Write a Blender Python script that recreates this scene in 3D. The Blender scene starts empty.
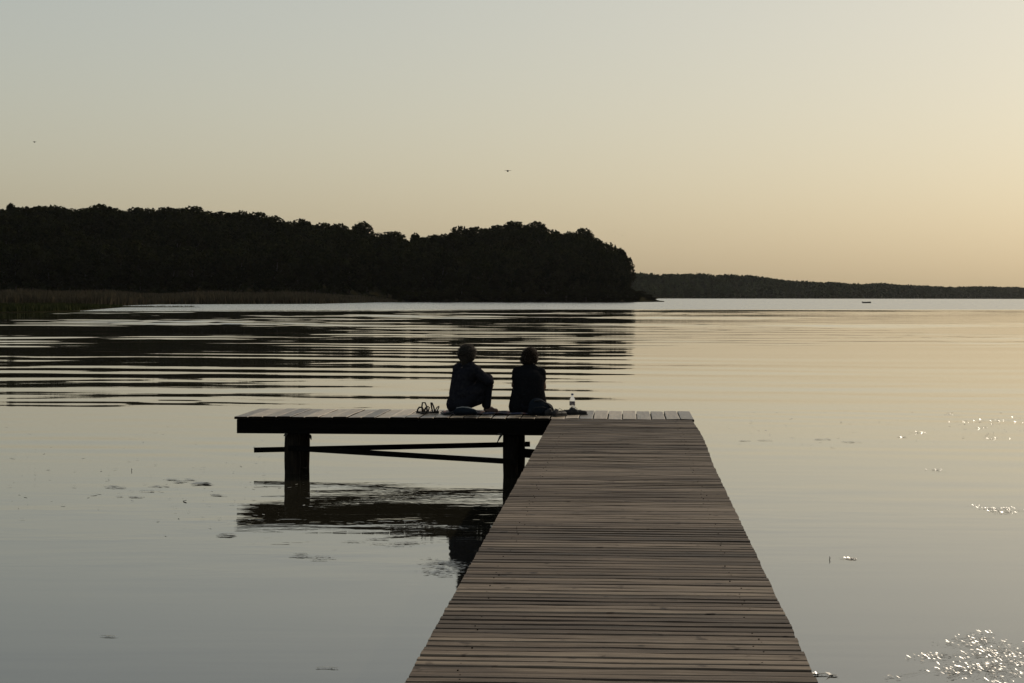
import bpy, math, random
import numpy as np
from mathutils import Vector, Matrix

R = math.radians
rnd = random.Random(11)
scene = bpy.context.scene
COL = scene.collection

# ------------------------------------------------------------------ camera
F = 2054.0            # focal length in pixels of a 1024 px wide frame
HC = 2.29             # eye height above the lake
HOR = 296.0           # horizon row at the middle of the frame
ROLL = R(0.2)
cam_d = bpy.data.cameras.new('camera')
cam = bpy.data.objects.new('camera', cam_d)
COL.objects.link(cam)
cam_d.sensor_width = 36.0
cam_d.lens = 36.0 * F / 1024.0
cam_d.clip_start = 0.1
cam_d.clip_end = 30000
PITCH = math.atan((341.5 - HOR) / F)
CR = Matrix.Rotation(math.pi / 2 - PITCH, 3, 'X') @ Matrix.Rotation(ROLL, 3, 'Z')
cam.matrix_world = Matrix.Translation((0, 0, HC)) @ CR.to_4x4()
scene.camera = cam
CP = Vector((0, 0, HC))

def ray(px, py):
    v = CR @ Vector(((px - 512.0) / F, (341.5 - py) / F, -1.0))
    return v
def at_z(px, py, z=0.0):
    v = ray(px, py); t = (z - HC) / v.z
    return CP + v * t
def at_d(px, py, d):
    v = ray(px, py)
    return CP + v * (d / v.y)
def hor(px):
    return HOR + (px - 512.0) * math.tan(ROLL)
def tan_of(px):
    return (px - 512.0) / F

# ------------------------------------------------------------------ tagging
def tag(o, label=None, cat=None, group=None, kind=None):
    if label: o['label'] = label
    if cat: o['category'] = cat
    if group: o['group'] = group
    if kind: o['kind'] = kind
    return o
def empty(name, loc=(0, 0, 0), rz=0.0, label=None, cat=None, group=None):
    o = bpy.data.objects.new(name, None)
    o.empty_display_size = 0.2
    COL.objects.link(o)
    o.location = loc; o.rotation_euler = (0, 0, rz)
    return tag(o, label, cat, group)

# ------------------------------------------------------------------ mesh builder
class MB:
    def __init__(self):
        self.v = []; self.f = []; self.val = []
    def add(self, verts, faces, val=0.0):
        n = len(self.v)
        self.v += [tuple(p) for p in verts]
        self.f += [tuple(i + n for i in q) for q in faces]
        self.val += [val] * len(verts)
    def box(self, c, s, M=None, val=0.0):
        x, y, z = s[0] / 2, s[1] / 2, s[2] / 2
        p = [Vector((a * x, b * y, d * z)) for d in (-1, 1) for b in (-1, 1) for a in (-1, 1)]
        if M: p = [M @ q for q in p]
        c = Vector(c)
        self.add([q + c for q in p], [(0, 2, 3, 1), (4, 5, 7, 6), (0, 1, 5, 4), (2, 6, 7, 3), (0, 4, 6, 2), (1, 3, 7, 5)], val)
    def beam(self, a, b, w, h, val=0.0, up=(0, 0, 1)):
        a = Vector(a); b = Vector(b); d = (b - a).normalized()
        s = d.cross(Vector(up)).normalized(); u = s.cross(d)
        p = []
        for c in (a, b):
            for i, j in ((-1, -1), (1, -1), (1, 1), (-1, 1)):
                p.append(c + s * (i * w / 2) + u * (j * h / 2))
        self.add(p, [(0, 1, 2, 3), (7, 6, 5, 4), (0, 4, 5, 1), (1, 5, 6, 2), (2, 6, 7, 3), (3, 7, 4, 0)], val)
    def tube(self, pts, rad, n=8, cap=True, val=0.0):
        pts = [Vector(p) for p in pts]
        if not hasattr(rad, '__len__'): rad = [rad] * len(pts)
        base = len(self.v); ref = None; vs = []; fs = []
        for i, p in enumerate(pts):
            d = (pts[min(i + 1, len(pts) - 1)] - pts[max(i - 1, 0)]).normalized()
            if ref is None:
                ref = d.orthogonal().normalized()
            ref = (ref - d * ref.dot(d)).normalized()
            b = d.cross(ref)
            for k in range(n):
                a = 2 * math.pi * k / n
                vs.append(p + (ref * math.cos(a) + b * math.sin(a)) * rad[i])
        for i in range(len(pts) - 1):
            for k in range(n):
                k2 = (k + 1) % n
                fs.append((i * n + k, i * n + k2, (i + 1) * n + k2, (i + 1) * n + k))
        if cap:
            fs.append(tuple(range(n - 1, -1, -1)))
            fs.append(tuple((len(pts) - 1) * n + k for k in range(n)))
        self.add(vs, fs, val)
    def ell(self, c, r, M=None, nu=16, nv=10, val=0.0, jit=0.0):
        if not hasattr(r, '__len__'): r = (r, r, r)
        c = Vector(c); vs = [Vector((0, 0, -r[2]))]
        for j in range(1, nv):
            t = -math.pi / 2 + math.pi * j / nv
            for i in range(nu):
                a = 2 * math.pi * i / nu
                k = 1 + rnd.uniform(-jit, jit)
                vs.append(Vector((r[0] * math.cos(t) * math.cos(a) * k, r[1] * math.cos(t) * math.sin(a) * k, r[2] * math.sin(t) * k)))
        vs.append(Vector((0, 0, r[2])))
        if M: vs = [M @ p for p in vs]
        fs = [(0, 1 + (i + 1) % nu, 1 + i) for i in range(nu)]
        for j in range(nv - 2):
            for i in range(nu):
                a = 1 + j * nu + i; b = 1 + j * nu + (i + 1) % nu
                fs.append((a, b, b + nu, a + nu))
        L = len(vs) - 1
        fs += [(L, L - nu + i, L - nu + (i + 1) % nu) for i in range(nu)]
        self.add([p + c for p in vs], fs, val)
    def cap(self, a, ra, b, rb, n=14):
        """tapered capsule between two joints"""
        a = Vector(a); b = Vector(b)
        self.ell(a, ra, nu=n, nv=8); self.ell(b, rb, nu=n, nv=8)
        if (a - b).length > 1e-4:
            self.tube([a, b], [ra, rb], n)
    def lathe(self, prof, c=(0, 0, 0), n=20):
        vs = []; fs = []; c = Vector(c)
        for r, z in prof:
            for k in range(n):
                a = 2 * math.pi * k / n
                vs.append(c + Vector((r * math.cos(a), r * math.sin(a), z)))
        for i in range(len(prof) - 1):
            for k in range(n):
                k2 = (k + 1) % n
                fs.append((i * n + k, i * n + k2, (i + 1) * n + k2, (i + 1) * n + k))
        fs.append(tuple(range(n - 1, -1, -1)))
        fs.append(tuple((len(prof) - 1) * n + k for k in range(n)))
        self.add(vs, fs)
    def mesh(self, name, smooth=False):
        m = bpy.data.meshes.new(name)
        m.from_pydata(self.v, [], self.f)
        a = m.attributes.new('tone', 'FLOAT', 'POINT')
        a.data.foreach_set('value', self.val)
        if smooth: m.polygons.foreach_set('use_smooth', [True] * len(m.polygons))
        m.update()
        return m
    def build(self, name, mat, parent=None, smooth=False, bevel=0.0):
        o = bpy.data.objects.new(name, self.mesh(name, smooth))
        COL.objects.link(o)
        o.data.materials.append(mat)
        if parent is not None: o.parent = parent
        if bevel:
            b = o.modifiers.new('bevel', 'BEVEL'); b.width = bevel; b.segments = 2; b.limit_method = 'ANGLE'
        return o
    def blend(self, name, mat, parent=None, voxel=0.006, it=6, fac=0.5):
        """fuse all shapes into one continuous skin"""
        tmp = bpy.data.objects.new('tmp', self.mesh('tmp')); COL.objects.link(tmp)
        r = tmp.modifiers.new('r', 'REMESH'); r.mode = 'VOXEL'; r.voxel_size = voxel
        s = tmp.modifiers.new('s', 'SMOOTH'); s.iterations = it; s.factor = fac
        dg = bpy.context.evaluated_depsgraph_get()
        m = bpy.data.meshes.new_from_object(tmp.evaluated_get(dg))
        bpy.data.objects.remove(tmp, do_unlink=True)
        m.name = name
        m.polygons.foreach_set('use_smooth', [True] * len(m.polygons))
        m.materials.clear(); m.materials.append(mat)
        o = bpy.data.objects.new(name, m); COL.objects.link(o)
        if parent is not None: o.parent = parent
        return o

def copy_tree(o, parent=None):
    c = o.copy(); COL.objects.link(c)
    if parent is not None: c.parent = parent
    for ch in list(o.children): copy_tree(ch, c)
    return c

# ------------------------------------------------------------------ materials
def mat(name):
    m = bpy.data.materials.new(name); m.use_nodes = True
    nt = m.node_tree
    return m, nt, nt.nodes['Principled BSDF']
def N(nt, t, **k):
    n = nt.nodes.new(t)
    for a, b in k.items(): setattr(n, a, b)
    return n
def L(nt, a, b): nt.links.new(a, b)
def mapped(nt, scale, coord='Object'):
    tc = N(nt, 'ShaderNodeTexCoord'); mp = N(nt, 'ShaderNodeMapping')
    mp.inputs['Scale'].default_value = scale
    L(nt, tc.outputs[coord], mp.inputs['Vector'])
    return mp.outputs['Vector']
def noise(nt, vec, scale, detail=4, rough=0.6):
    n = N(nt, 'ShaderNodeTexNoise')
    n.inputs['Scale'].default_value = scale; n.inputs['Detail'].default_value = detail; n.inputs['Roughness'].default_value = rough
    L(nt, vec, n.inputs['Vector'])
    return n.outputs['Fac']
def ramp(nt, fac, stops):
    r = N(nt, 'ShaderNodeValToRGB')
    while len(r.color_ramp.elements) < len(stops): r.color_ramp.elements.new(0.5)
    for e, (p, c) in zip(r.color_ramp.elements, stops):
        e.position = p; e.color = (c[0], c[1], c[2], 1)
    L(nt, fac, r.inputs['Fac'])
    return r.outputs['Color']
def math_(nt, op, a, b=None, c=None, clamp=False):
    n = N(nt, 'ShaderNodeMath', operation=op, use_clamp=clamp)
    for i, x in enumerate((a, b, c)):
        if x is None: continue
        if isinstance(x, (int, float)): n.inputs[i].default_value = x
        else: L(nt, x, n.inputs[i])
    return n.outputs[0]
def bump(nt, h, dist, strength=1.0):
    b = N(nt, 'ShaderNodeBump')
    b.inputs['Distance'].default_value = dist; b.inputs['Strength'].default_value = strength
    L(nt, h, b.inputs['Height'])
    return b.outputs['Normal']

def simple(name, c1, c2, scale=20, rough=0.8, bmp=0.002, spec=0.3, coord='Object'):
    m, nt, p = mat(name)
    v = mapped(nt, (1, 1, 1), coord)
    f = noise(nt, v, scale, 5)
    L(nt, ramp(nt, f, [(0.3, c1), (0.7, c2)]), p.inputs['Base Color'])
    p.inputs['Roughness'].default_value = rough
    p.inputs['Specular IOR Level'].default_value = spec
    if bmp: L(nt, bump(nt, f, bmp), p.inputs['Normal'])
    return m

def wood(name, along, c_dark, c_mid, c_light, rough=0.6, spec=0.4):
    """weathered boards; grain runs along the given local axis"""
    m, nt, p = mat(name)
    g = {'x': (0.55, 9, 9), 'y': (9, 0.55, 9), 'z': (9, 9, 0.6)}[along]
    at = N(nt, 'ShaderNodeAttribute', attribute_name='tone')
    tc = N(nt, 'ShaderNodeTexCoord')
    off = N(nt, 'ShaderNodeVectorMath', operation='SCALE'); off.inputs[0].default_value = (37, 53, 71)
    L(nt, at.outputs['Fac'], off.inputs['Scale'])
    ad = N(nt, 'ShaderNodeVectorMath', operation='ADD')
    L(nt, tc.outputs['Object'], ad.inputs[0]); L(nt, off.outputs[0], ad.inputs[1])
    mp = N(nt, 'ShaderNodeMapping'); mp.inputs['Scale'].default_value = g
    L(nt, ad.outputs[0], mp.inputs['Vector'])
    grain = noise(nt, mp.outputs['Vector'], 3.0, 6, 0.65)
    blot = noise(nt, ad.outputs[0], 2.3, 4, 0.6)
    fine = noise(nt, mp.outputs['Vector'], 9.0, 3, 0.6)
    knot = noise(nt, ad.outputs[0], 9.0, 2, 0.5)
    knot = math_(nt, 'MULTIPLY', math_(nt, 'SUBTRACT', knot, 0.66, clamp=True), -3.0)      # knots and dark stains
    t = math_(nt, 'MULTIPLY_ADD', grain, 0.85, knot)
    t = math_(nt, 'MULTIPLY_ADD', fine, 0.3, t)
    t = math_(nt, 'MULTIPLY_ADD', blot, 0.35, t)
    t = math_(nt, 'MULTIPLY_ADD', at.outputs['Fac'], 0.58, t)
    t = math_(nt, 'SUBTRACT', t, 0.54)
    L(nt, ramp(nt, t, [(0.2, c_dark), (0.48, c_mid), (0.78, c_light)]), p.inputs['Base Color'])
    rr = math_(nt, 'MULTIPLY_ADD', blot, 0.3, rough - 0.15)
    L(nt, rr, p.inputs['Roughness'])
    p.inputs['Specular IOR Level'].default_value = spec
    hh = math_(nt, 'MULTIPLY_ADD', fine, 0.5, grain)
    L(nt, bump(nt, hh, 0.004), p.inputs['Normal'])
    return m

M_walk = wood('weathered_walkway_boards', 'x', (0.014, 0.010, 0.006), (0.078, 0.057, 0.040), (0.205, 0.162, 0.117), 0.74, 0.18)
M_plat = wood('pale_platform_boards', 'y', (0.07, 0.055, 0.037), (0.21, 0.167, 0.114), (0.36, 0.29, 0.20), 0.42, 0.5)
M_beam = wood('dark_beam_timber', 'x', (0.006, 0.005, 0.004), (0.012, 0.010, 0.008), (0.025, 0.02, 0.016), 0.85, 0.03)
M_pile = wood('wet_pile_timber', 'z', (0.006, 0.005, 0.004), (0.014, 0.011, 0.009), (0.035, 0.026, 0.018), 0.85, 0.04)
M_shade_nail = simple('painted_shade_and_nails', (0.006, 0.005, 0.004), (0.02, 0.016, 0.012), 60, 0.9, 0.001, 0.0)  # painted shade for platform board ends and sides; also colours the nail heads
M_rope = simple('old_rope', (0.03, 0.026, 0.02), (0.07, 0.06, 0.045), 90, 0.9)
M_skin = simple('tanned_skin', (0.10, 0.058, 0.04), (0.13, 0.075, 0.052), 40, 0.6, 0.0005)
M_hair_grey = simple('short_grey_brown_hair', (0.014, 0.012, 0.01), (0.04, 0.034, 0.028), 160, 0.8, 0.004, 0.05)
M_hair_brown = simple('dark_brown_hair', (0.012, 0.008, 0.005), (0.022, 0.015, 0.01), 160, 0.8, 0.004, 0.05)
def strand_mat():
    m, nt, p = mat('backlit_hair_strands')
    p.inputs['Base Color'].default_value = (0.05, 0.04, 0.03, 1); p.inputs['Roughness'].default_value = 0.5
    tr = N(nt, 'ShaderNodeBsdfTranslucent'); tr.inputs['Color'].default_value = (0.2, 0.16, 0.12, 1)
    mx = N(nt, 'ShaderNodeMixShader'); mx.inputs[0].default_value = 0.55
    L(nt, p.outputs[0], mx.inputs[1]); L(nt, tr.outputs[0], mx.inputs[2])
    L(nt, mx.outputs[0], nt.nodes['Material Output'].inputs['Surface'])
    return m
M_strand = strand_mat()
M_blouse = simple('navy_patterned_blouse', (0.010, 0.010, 0.014), (0.026, 0.025, 0.028), 24, 0.95, 0.002, 0.0)
M_trous = simple('dark_trousers', (0.012, 0.012, 0.015), (0.02, 0.02, 0.024), 60, 0.95, 0.001, 0.0)
M_black = simple('black_shirt', (0.008, 0.008, 0.009), (0.014, 0.014, 0.015), 50, 0.95, 0.002, 0.0)
M_bag = simple('slate_blue_bag', (0.011, 0.014, 0.018), (0.018, 0.022, 0.028), 60, 0.9, 0.002, 0.0)
M_strap = simple('black_strap', (0.01, 0.01, 0.01), (0.02, 0.02, 0.02), 80, 0.7)
M_sandal = simple('dark_leather', (0.015, 0.012, 0.01), (0.035, 0.027, 0.02), 80, 0.6)
M_shoe = simple('dark_shoe', (0.012, 0.011, 0.011), (0.028, 0.025, 0.024), 80, 0.7)
M_cap = simple('bottle_cap', (0.03, 0.05, 0.12), (0.04, 0.07, 0.16), 80, 0.4)
M_eye = simple('eye', (0.5, 0.5, 0.48), (0.6, 0.6, 0.58), 10, 0.2)
M_bird = simple('dark_feathers', (0.02, 0.02, 0.02), (0.04, 0.038, 0.035), 40, 0.8)
M_hull = simple('dark_boat_paint', (0.03, 0.03, 0.032), (0.05, 0.048, 0.046), 5, 0.6)
M_bark = simple('bark', (0.03, 0.025, 0.02), (0.07, 0.06, 0.05), 4, 0.9, 0.02, 0.1)
M_twig = simple('wet_twig', (0.015, 0.012, 0.01), (0.03, 0.025, 0.02), 30, 0.6)

def foliage(name, c1, c2):
    m, nt, p = mat(name)
    at = N(nt, 'ShaderNodeAttribute', attribute_name='tone')
    L(nt, ramp(nt, at.outputs['Fac'], [(0.0, c1), (1.0, c2)]), p.inputs['Base Color'])
    p.inputs['Roughness'].default_value = 0.8
    p.inputs['Specular IOR Level'].default_value = 0.0
    return m
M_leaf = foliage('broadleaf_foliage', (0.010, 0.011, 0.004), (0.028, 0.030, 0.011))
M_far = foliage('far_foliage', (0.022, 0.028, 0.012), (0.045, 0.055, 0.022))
M_reed = foliage('dry_reeds', (0.045, 0.037, 0.024), (0.085, 0.068, 0.043))
M_sedge = foliage('green_sedge', (0.026, 0.029, 0.011), (0.05, 0.052, 0.02))
M_ground = simple('shore_ground', (0.012, 0.012, 0.006), (0.024, 0.022, 0.012), 0.05, 0.95, 0.0, 0.0)

# floating weed: wet, glossy leaves
def weed_mat():
    m, nt, p = mat('wet_water_weed')
    at = N(nt, 'ShaderNodeAttribute', attribute_name='tone')
    L(nt, ramp(nt, at.outputs['Fac'], [(0, (0.10, 0.10, 0.08)), (1, (0.22, 0.21, 0.17))]), p.inputs['Base Color'])
    p.inputs['Roughness'].default_value = 0.28
    p.inputs['IOR'].default_value = 1.4
    return m
M_weed = weed_mat()

def glass_mat():
    m, nt, p = mat('clear_plastic')
    p.inputs['Base Color'].default_value = (0.93, 0.96, 0.97, 1)
    p.inputs['Transmission Weight'].default_value = 1.0
    p.inputs['Roughness'].default_value = 0.06
    p.inputs['IOR'].default_value = 1.06
    p.inputs['Base Color'].default_value = (0.97, 0.98, 0.99, 1)
    tr = N(nt, 'ShaderNodeBsdfTranslucent'); tr.inputs['Color'].default_value = (0.8, 0.83, 0.85, 1)
    mx = N(nt, 'ShaderNodeMixShader'); mx.inputs[0].default_value = 0.3
    L(nt, p.outputs[0], mx.inputs[1]); L(nt, tr.outputs[0], mx.inputs[2])
    L(nt, mx.outputs[0], nt.nodes['Material Output'].inputs['Surface'])
    return m
M_glass = glass_mat()
def label_mat():
    m, nt, p = mat('bottle_label_print')
    v = mapped(nt, (1, 1, 1))
    f = noise(nt, v, 28, 2)
    L(nt, ramp(nt, f, [(0.44, (0.5, 0.46, 0.42)), (0.5, (0.09, 0.05, 0.04)), (0.6, (0.05, 0.05, 0.08))]), p.inputs['Base Color'])
    p.inputs['Roughness'].default_value = 0.5
    return m
M_label = label_mat()
def blanket_mat():
    m, nt, p = mat('striped_blanket')
    v = mapped(nt, (1, 1, 1))
    w = N(nt, 'ShaderNodeTexWave'); w.inputs['Scale'].default_value = 0.9; w.inputs['Distortion'].default_value = 1.0
    L(nt, v, w.inputs['Vector'])
    L(nt, ramp(nt, w.outputs['Fac'], [(0.2, (0.02, 0.022, 0.05)), (0.45, (0.13, 0.11, 0.09)), (0.6, (0.12, 0.05, 0.045)), (0.9, (0.02, 0.018, 0.03))]), p.inputs['Base Color'])
    p.inputs['Roughness'].default_value = 0.95
    return m
M_blanket = blanket_mat()

# ------------------------------------------------------------------ light: hazy evening sun, ahead and to the right
SUN_EL, SUN_AZ = R(33.0), R(44.0)       # azimuth clockwise from +Y
world = bpy.data.worlds.new('World'); scene.world = world
world.use_nodes = True
wnt = world.node_tree
bg = wnt.nodes['Background']
sky = N(wnt, 'ShaderNodeTexSky', sky_type='NISHITA')
sky.sun_disc = False
sky.sun_elevation = SUN_EL
sky.sun_rotation = SUN_AZ
sky.altitude = 0; sky.air_density = 1.0; sky.dust_density = 2.5; sky.ozone_density = 1.0
gam = N(wnt, 'ShaderNodeGamma')                     # thin high veil: softens the glow round the sun
gam.inputs['Gamma'].default_value = 0.63
L(wnt, sky.outputs['Color'], gam.inputs['Color'])
wt = N(wnt, 'ShaderNodeMix', data_type='RGBA', blend_type='MULTIPLY')
wt.inputs[0].default_value = 1.0; wt.inputs[7].default_value = (1.065, 1.002, 0.865, 1)
L(wnt, gam.outputs['Color'], wt.inputs[6]); L(wnt, wt.outputs[2], bg.inputs['Color'])
bg.inputs['Strength'].default_value = 0.15
sun_d = bpy.data.lights.new('sun', 'SUN')
sun_d.energy = 2.0; sun_d.angle = R(0.6); sun_d.color = (1.0, 0.86, 0.68)
sun = bpy.data.objects.new('sun', sun_d); COL.objects.link(sun)
sv = Vector((math.sin(SUN_AZ) * math.cos(SUN_EL), math.cos(SUN_AZ) * math.cos(SUN_EL), math.sin(SUN_EL)))
sun.rotation_euler = sv.to_track_quat('Z', 'Y').to_euler()

vs = scene.view_settings
vs.view_transform = 'Standard'; vs.look = 'None'; vs.gamma = 1.0; vs.use_curve_mapping = False
vs.exposure = 0.24
scene.cycles.use_denoising = True
scene.cycles.max_bounces = 8
scene.cycles.sample_clamp_indirect = 6.0

# ------------------------------------------------------------------ lake
def build_lake():
    ys = [-60.0, -30, -15, -6, 0]
    y = 0.0
    while y < 8: y += 1.0; ys.append(y)
    while y < 24: y += 0.4; ys.append(y)
    while y < 330: y += 0.30 + 0.0012 * max(0, y - 60); ys.append(y)
    for k in (340, 352, 370, 400, 450, 520, 620, 760, 950, 1300, 1900, 2800, 4500, 9000): ys.append(float(k))
    ts = np.concatenate([[-1.0, -0.8, -0.65], np.linspace(-0.5, 0.5, 261), [0.65, 0.8, 1.0]])
    Y = np.array(ys)
    W = 16 + 0.75 * np.clip(Y, 0, None)
    X = ts[None, :] * W[:, None]
    YY = np.repeat(Y[:, None], len(ts), 1)
    rs = np.random.RandomState(5)
    def smooth_noise(lx, ly, n=10):
        z = np.zeros_like(X)
        for _ in range(n):
            a = rs.normal(0, 1, 2)
            z += np.sin(X * a[0] / lx + YY * a[1] / ly + rs.uniform(0, 6.28))
        return z / math.sqrt(n / 2.0)
    def S(a, b, x): t = np.clip((x - a) / (b - a), 0, 1); return t * t * (3 - 2 * t)
    env = (0.14 + 0.86 * S(30, 54, YY)) * (0.46 + 0.72 * S(72, 130, YY)) * S(20, 32, YY) * (1 - 0.4 * S(210, 300, YY)) * (1 - S(300, 380, YY))
    grp = np.clip(0.72 + 0.45 * smooth_noise(11, 14, 14), 0.12, 1.9)
    H = np.zeros_like(X)
    comps = [(4.7, 8, 0.0062), (5.3, -11, 0.0050), (3.9, 4, 0.0046), (3.4, 14, 0.0042), (3.2, -18, 0.0038), (7.0, 5, 0.0030), (9.0, -6, 0.0034), (13.0, 9, 0.0040), (19.0, -8, 0.0040), (2.6, 24, 0.0026), (2.3, -22, 0.0026), (1.9, 10, 0.0022), (1.6, -28, 0.0020)]
    for lam, ang, sl in comps:
        k = 2 * math.pi / lam
        kx, ky = k * math.sin(R(ang)), k * math.cos(R(ang))
        ph = 1.5 * smooth_noise(7 + lam, 14 + 2 * lam, 12)
        g = np.clip(0.75 + 1.0 * smooth_noise(4 + 0.5 * lam, 6 + lam, 14), 0, 2.6)
        H += sl / k * np.sin(kx * X + ky * YY + ph) * g
    H *= env * grp
    # near water: very slight undulation
    near = 1 - S(40, 70, YY)
    H += near * S(2, 8, YY) * 0.0013 * (np.sin(2 * math.pi / 1.5 * (YY + 0.25 * X) + 1.6 * smooth_noise(2, 2, 10)) + 0.7 * np.sin(2 * math.pi / 2.3 * (YY - 0.35 * X) + 1.6 * smooth_noise(2, 2, 10))) * np.clip(0.35 + 0.8 * smooth_noise(4, 2.5, 12), 0, 2)
    nr, nc = X.shape
    V = np.stack([X, YY, H], -1).reshape(-1, 3)
    idx = np.arange(nr * nc).reshape(nr, nc)
    Fq = np.stack([idx[:-1, :-1], idx[:-1, 1:], idx[1:, 1:], idx[1:, :-1]], -1).reshape(-1, 4)
    me = bpy.data.meshes.new('lake_water')
    me.vertices.add(len(V)); me.vertices.foreach_set('co', V.ravel())
    me.loops.add(Fq.size); me.loops.foreach_set('vertex_index', Fq.ravel())
    me.polygons.add(len(Fq)); me.polygons.foreach_set('loop_start', np.arange(0, Fq.size, 4)); me.polygons.foreach_set('loop_total', np.full(len(Fq), 4))
    me.polygons.foreach_set('use_smooth', np.ones(len(Fq), bool))
    me.update(calc_edges=True)
    o = bpy.data.objects.new('lake_water', me); COL.objects.link(o)
    tag(o, kind='structure')
    m, nt, p = mat('lake_water')
    p.inputs['Base Color'].default_value = (0.020, 0.018, 0.012, 1)
    p.inputs['IOR'].default_value = 1.55
    p.inputs['Specular IOR Level'].default_value = 0.5
    tc = N(nt, 'ShaderNodeTexCoord')
    sep = N(nt, 'ShaderNodeSeparateXYZ'); L(nt, tc.outputs['Object'], sep.inputs[0])
    mpA = N(nt, 'ShaderNodeMapping'); mpA.inputs['Scale'].default_value = (0.004, 0.016, 1); L(nt, tc.outputs['Object'], mpA.inputs['Vector'])
    big = noise(nt, mpA.outputs['Vector'], 1.0, 4, 0.55)
    yy = math_(nt, 'MULTIPLY_ADD', big, 160.0, sep.outputs['Y'])          # ragged edge of the wind-ruffled zone
    yy = math_(nt, 'MULTIPLY_ADD', sep.outputs['X'], -0.7, yy)
    mr = N(nt, 'ShaderNodeMapRange'); mr.interpolation_type = 'SMOOTHSTEP'
    mr.inputs['From Min'].default_value = 385; mr.inputs['From Max'].default_value = 440
    mr.inputs['To Min'].default_value = 0.0; mr.inputs['To Max'].default_value = 1.0
    L(nt, yy, mr.inputs['Value'])
    ruff = mr.outputs['Result']
    L(nt, math_(nt, 'MULTIPLY_ADD', ruff, 0.12, 0.02), p.inputs['Roughness'])
    # wind ripples of the far zone, far smaller than a pixel: facets that lean towards the shore show most at this glancing view
    wn = N(nt, 'ShaderNodeTexNoise'); wn.inputs['Scale'].default_value = 2.5; wn.inputs['Detail'].default_value = 2
    L(nt, tc.outputs['Object'], wn.inputs['Vector'])
    sc3 = N(nt, 'ShaderNodeSeparateColor'); L(nt, wn.outputs['Color'], sc3.inputs[0])
    tx = math_(nt, 'MULTIPLY', math_(nt, 'SUBTRACT', sc3.outputs[0], 0.5), 0.35)
    ty = math_(nt, 'MULTIPLY_ADD', math_(nt, 'SUBTRACT', sc3.outputs[1], 0.5), 0.30, -0.055)
    cx = N(nt, 'ShaderNodeCombineXYZ')
    L(nt, math_(nt, 'MULTIPLY', tx, ruff), cx.inputs[0]); L(nt, math_(nt, 'MULTIPLY', ty, ruff), cx.inputs[1]); cx.inputs[2].default_value = 0.0
    # faint cat's-paw ripples
    mpB = N(nt, 'ShaderNodeMapping'); mpB.inputs['Scale'].default_value = (0.35, 1.7, 1); L(nt, tc.outputs['Object'], mpB.inputs['Vector'])
    r1 = noise(nt, mpB.outputs['Vector'], 1.0, 2, 0.5)
    mpC = N(nt, 'ShaderNodeMapping'); mpC.inputs['Scale'].default_value = (0.05, 0.14, 1); L(nt, tc.outputs['Object'], mpC.inputs['Vector'])
    pat = noise(nt, mpC.outputs['Vector'], 1.0, 3, 0.5)
    amp = math_(nt, 'SUBTRACT', pat, 0.40, clamp=True)
    h = math_(nt, 'MULTIPLY', math_(nt, 'MULTIPLY', r1, amp), 0.2)
    dist = N(nt, 'ShaderNodeVectorMath', operation='DISTANCE'); L(nt, tc.outputs['Object'], dist.inputs[0]); dist.inputs[1].default_value = (-1.2, 21.5, 0)
    near_ = math_(nt, 'SUBTRACT', 1.0, math_(nt, 'DIVIDE', dist.outputs['Value'], 7.0), clamp=True)
    mpD = N(nt, 'ShaderNodeMapping'); mpD.inputs['Scale'].default_value = (1.3, 3.0, 1); L(nt, tc.outputs['Object'], mpD.inputs['Vector'])
    r2 = noise(nt, mpD.outputs['Vector'], 1.0, 3, 0.6)
    mpE = N(nt, 'ShaderNodeMapping'); mpE.inputs['Scale'].default_value = (0.45, 0.9, 1); L(nt, tc.outputs['Object'], mpE.inputs['Vector'])
    gust = math_(nt, 'MULTIPLY', math_(nt, 'SUBTRACT', noise(nt, mpE.outputs['Vector'], 1.0, 2, 0.5), 0.36, clamp=True), near_)
    h = math_(nt, 'MULTIPLY_ADD', math_(nt, 'MULTIPLY', r2, gust), 0.45, h)
    nad = N(nt, 'ShaderNodeVectorMath', operation='ADD'); L(nt, bump(nt, h, 0.065), nad.inputs[0]); L(nt, cx.outputs[0], nad.inputs[1])
    nno = N(nt, 'ShaderNodeVectorMath', operation='NORMALIZE'); L(nt, nad.outputs[0], nno.inputs[0])
    L(nt, nno.outputs[0], p.inputs['Normal'])
    me.materials.append(m)
    return o
build_lake()

# ------------------------------------------------------------------ near shore: hill, reed bank, wood
SKY_NEAR = [(-260, 214), (-160, 208), (-60, 206), (0, 207), (11, 202), (19, 203.7), (28, 205), (41, 203), (49, 206), (57, 204.5), (67, 207.5), (82, 206.7), (99, 203), (112, 205), (122, 208), (133, 206.7), (146, 207.5),
    (160, 208.6), (168, 206.7), (179, 206.7), (194, 206), (206, 208.6), (217, 210.5), (225, 209.4), (235, 213), (242, 209.8), (255, 211), (268, 213), (282, 214.7), (289, 218.5), (301, 218), (308, 225), (320, 220.4), (333, 222), (345, 226), (352, 227),
    (362, 220.8), (369, 224), (377, 231), (385, 233.4), (394, 231), (402, 231), (409, 235.7), (415, 232), (426, 235.7), (436, 232), (444, 232), (451, 228), (461, 225), (480, 226), (488, 227), (497, 224), (514, 220.4), (526, 224), (535, 220.4), (547, 224),
    (550, 228), (558, 226), (566, 230), (573, 227), (583, 227), (592, 237.6), (606, 241), (617, 247), (623, 245), (630, 251), (632, 262)]
SHORE = [(-420, 250), (-200, 330), (95, 392), (160, 492), (320, 557), (360, 640), (400, 770), (500, 790), (632, 850), (646, 868), (664, 876)]
EDGE = [(-420, 760), (395, 790), (500, 797), (632, 857), (664, 880)]     # where the wood begins
def interp(tab, x): return float(np.interp(x, [a for a, _ in tab], [b for _, b in tab]))
RIDGE = 130.0
def sky_z(px, d): return HC + (hor(px) - interp(SKY_NEAR, px)) * d / F
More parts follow.
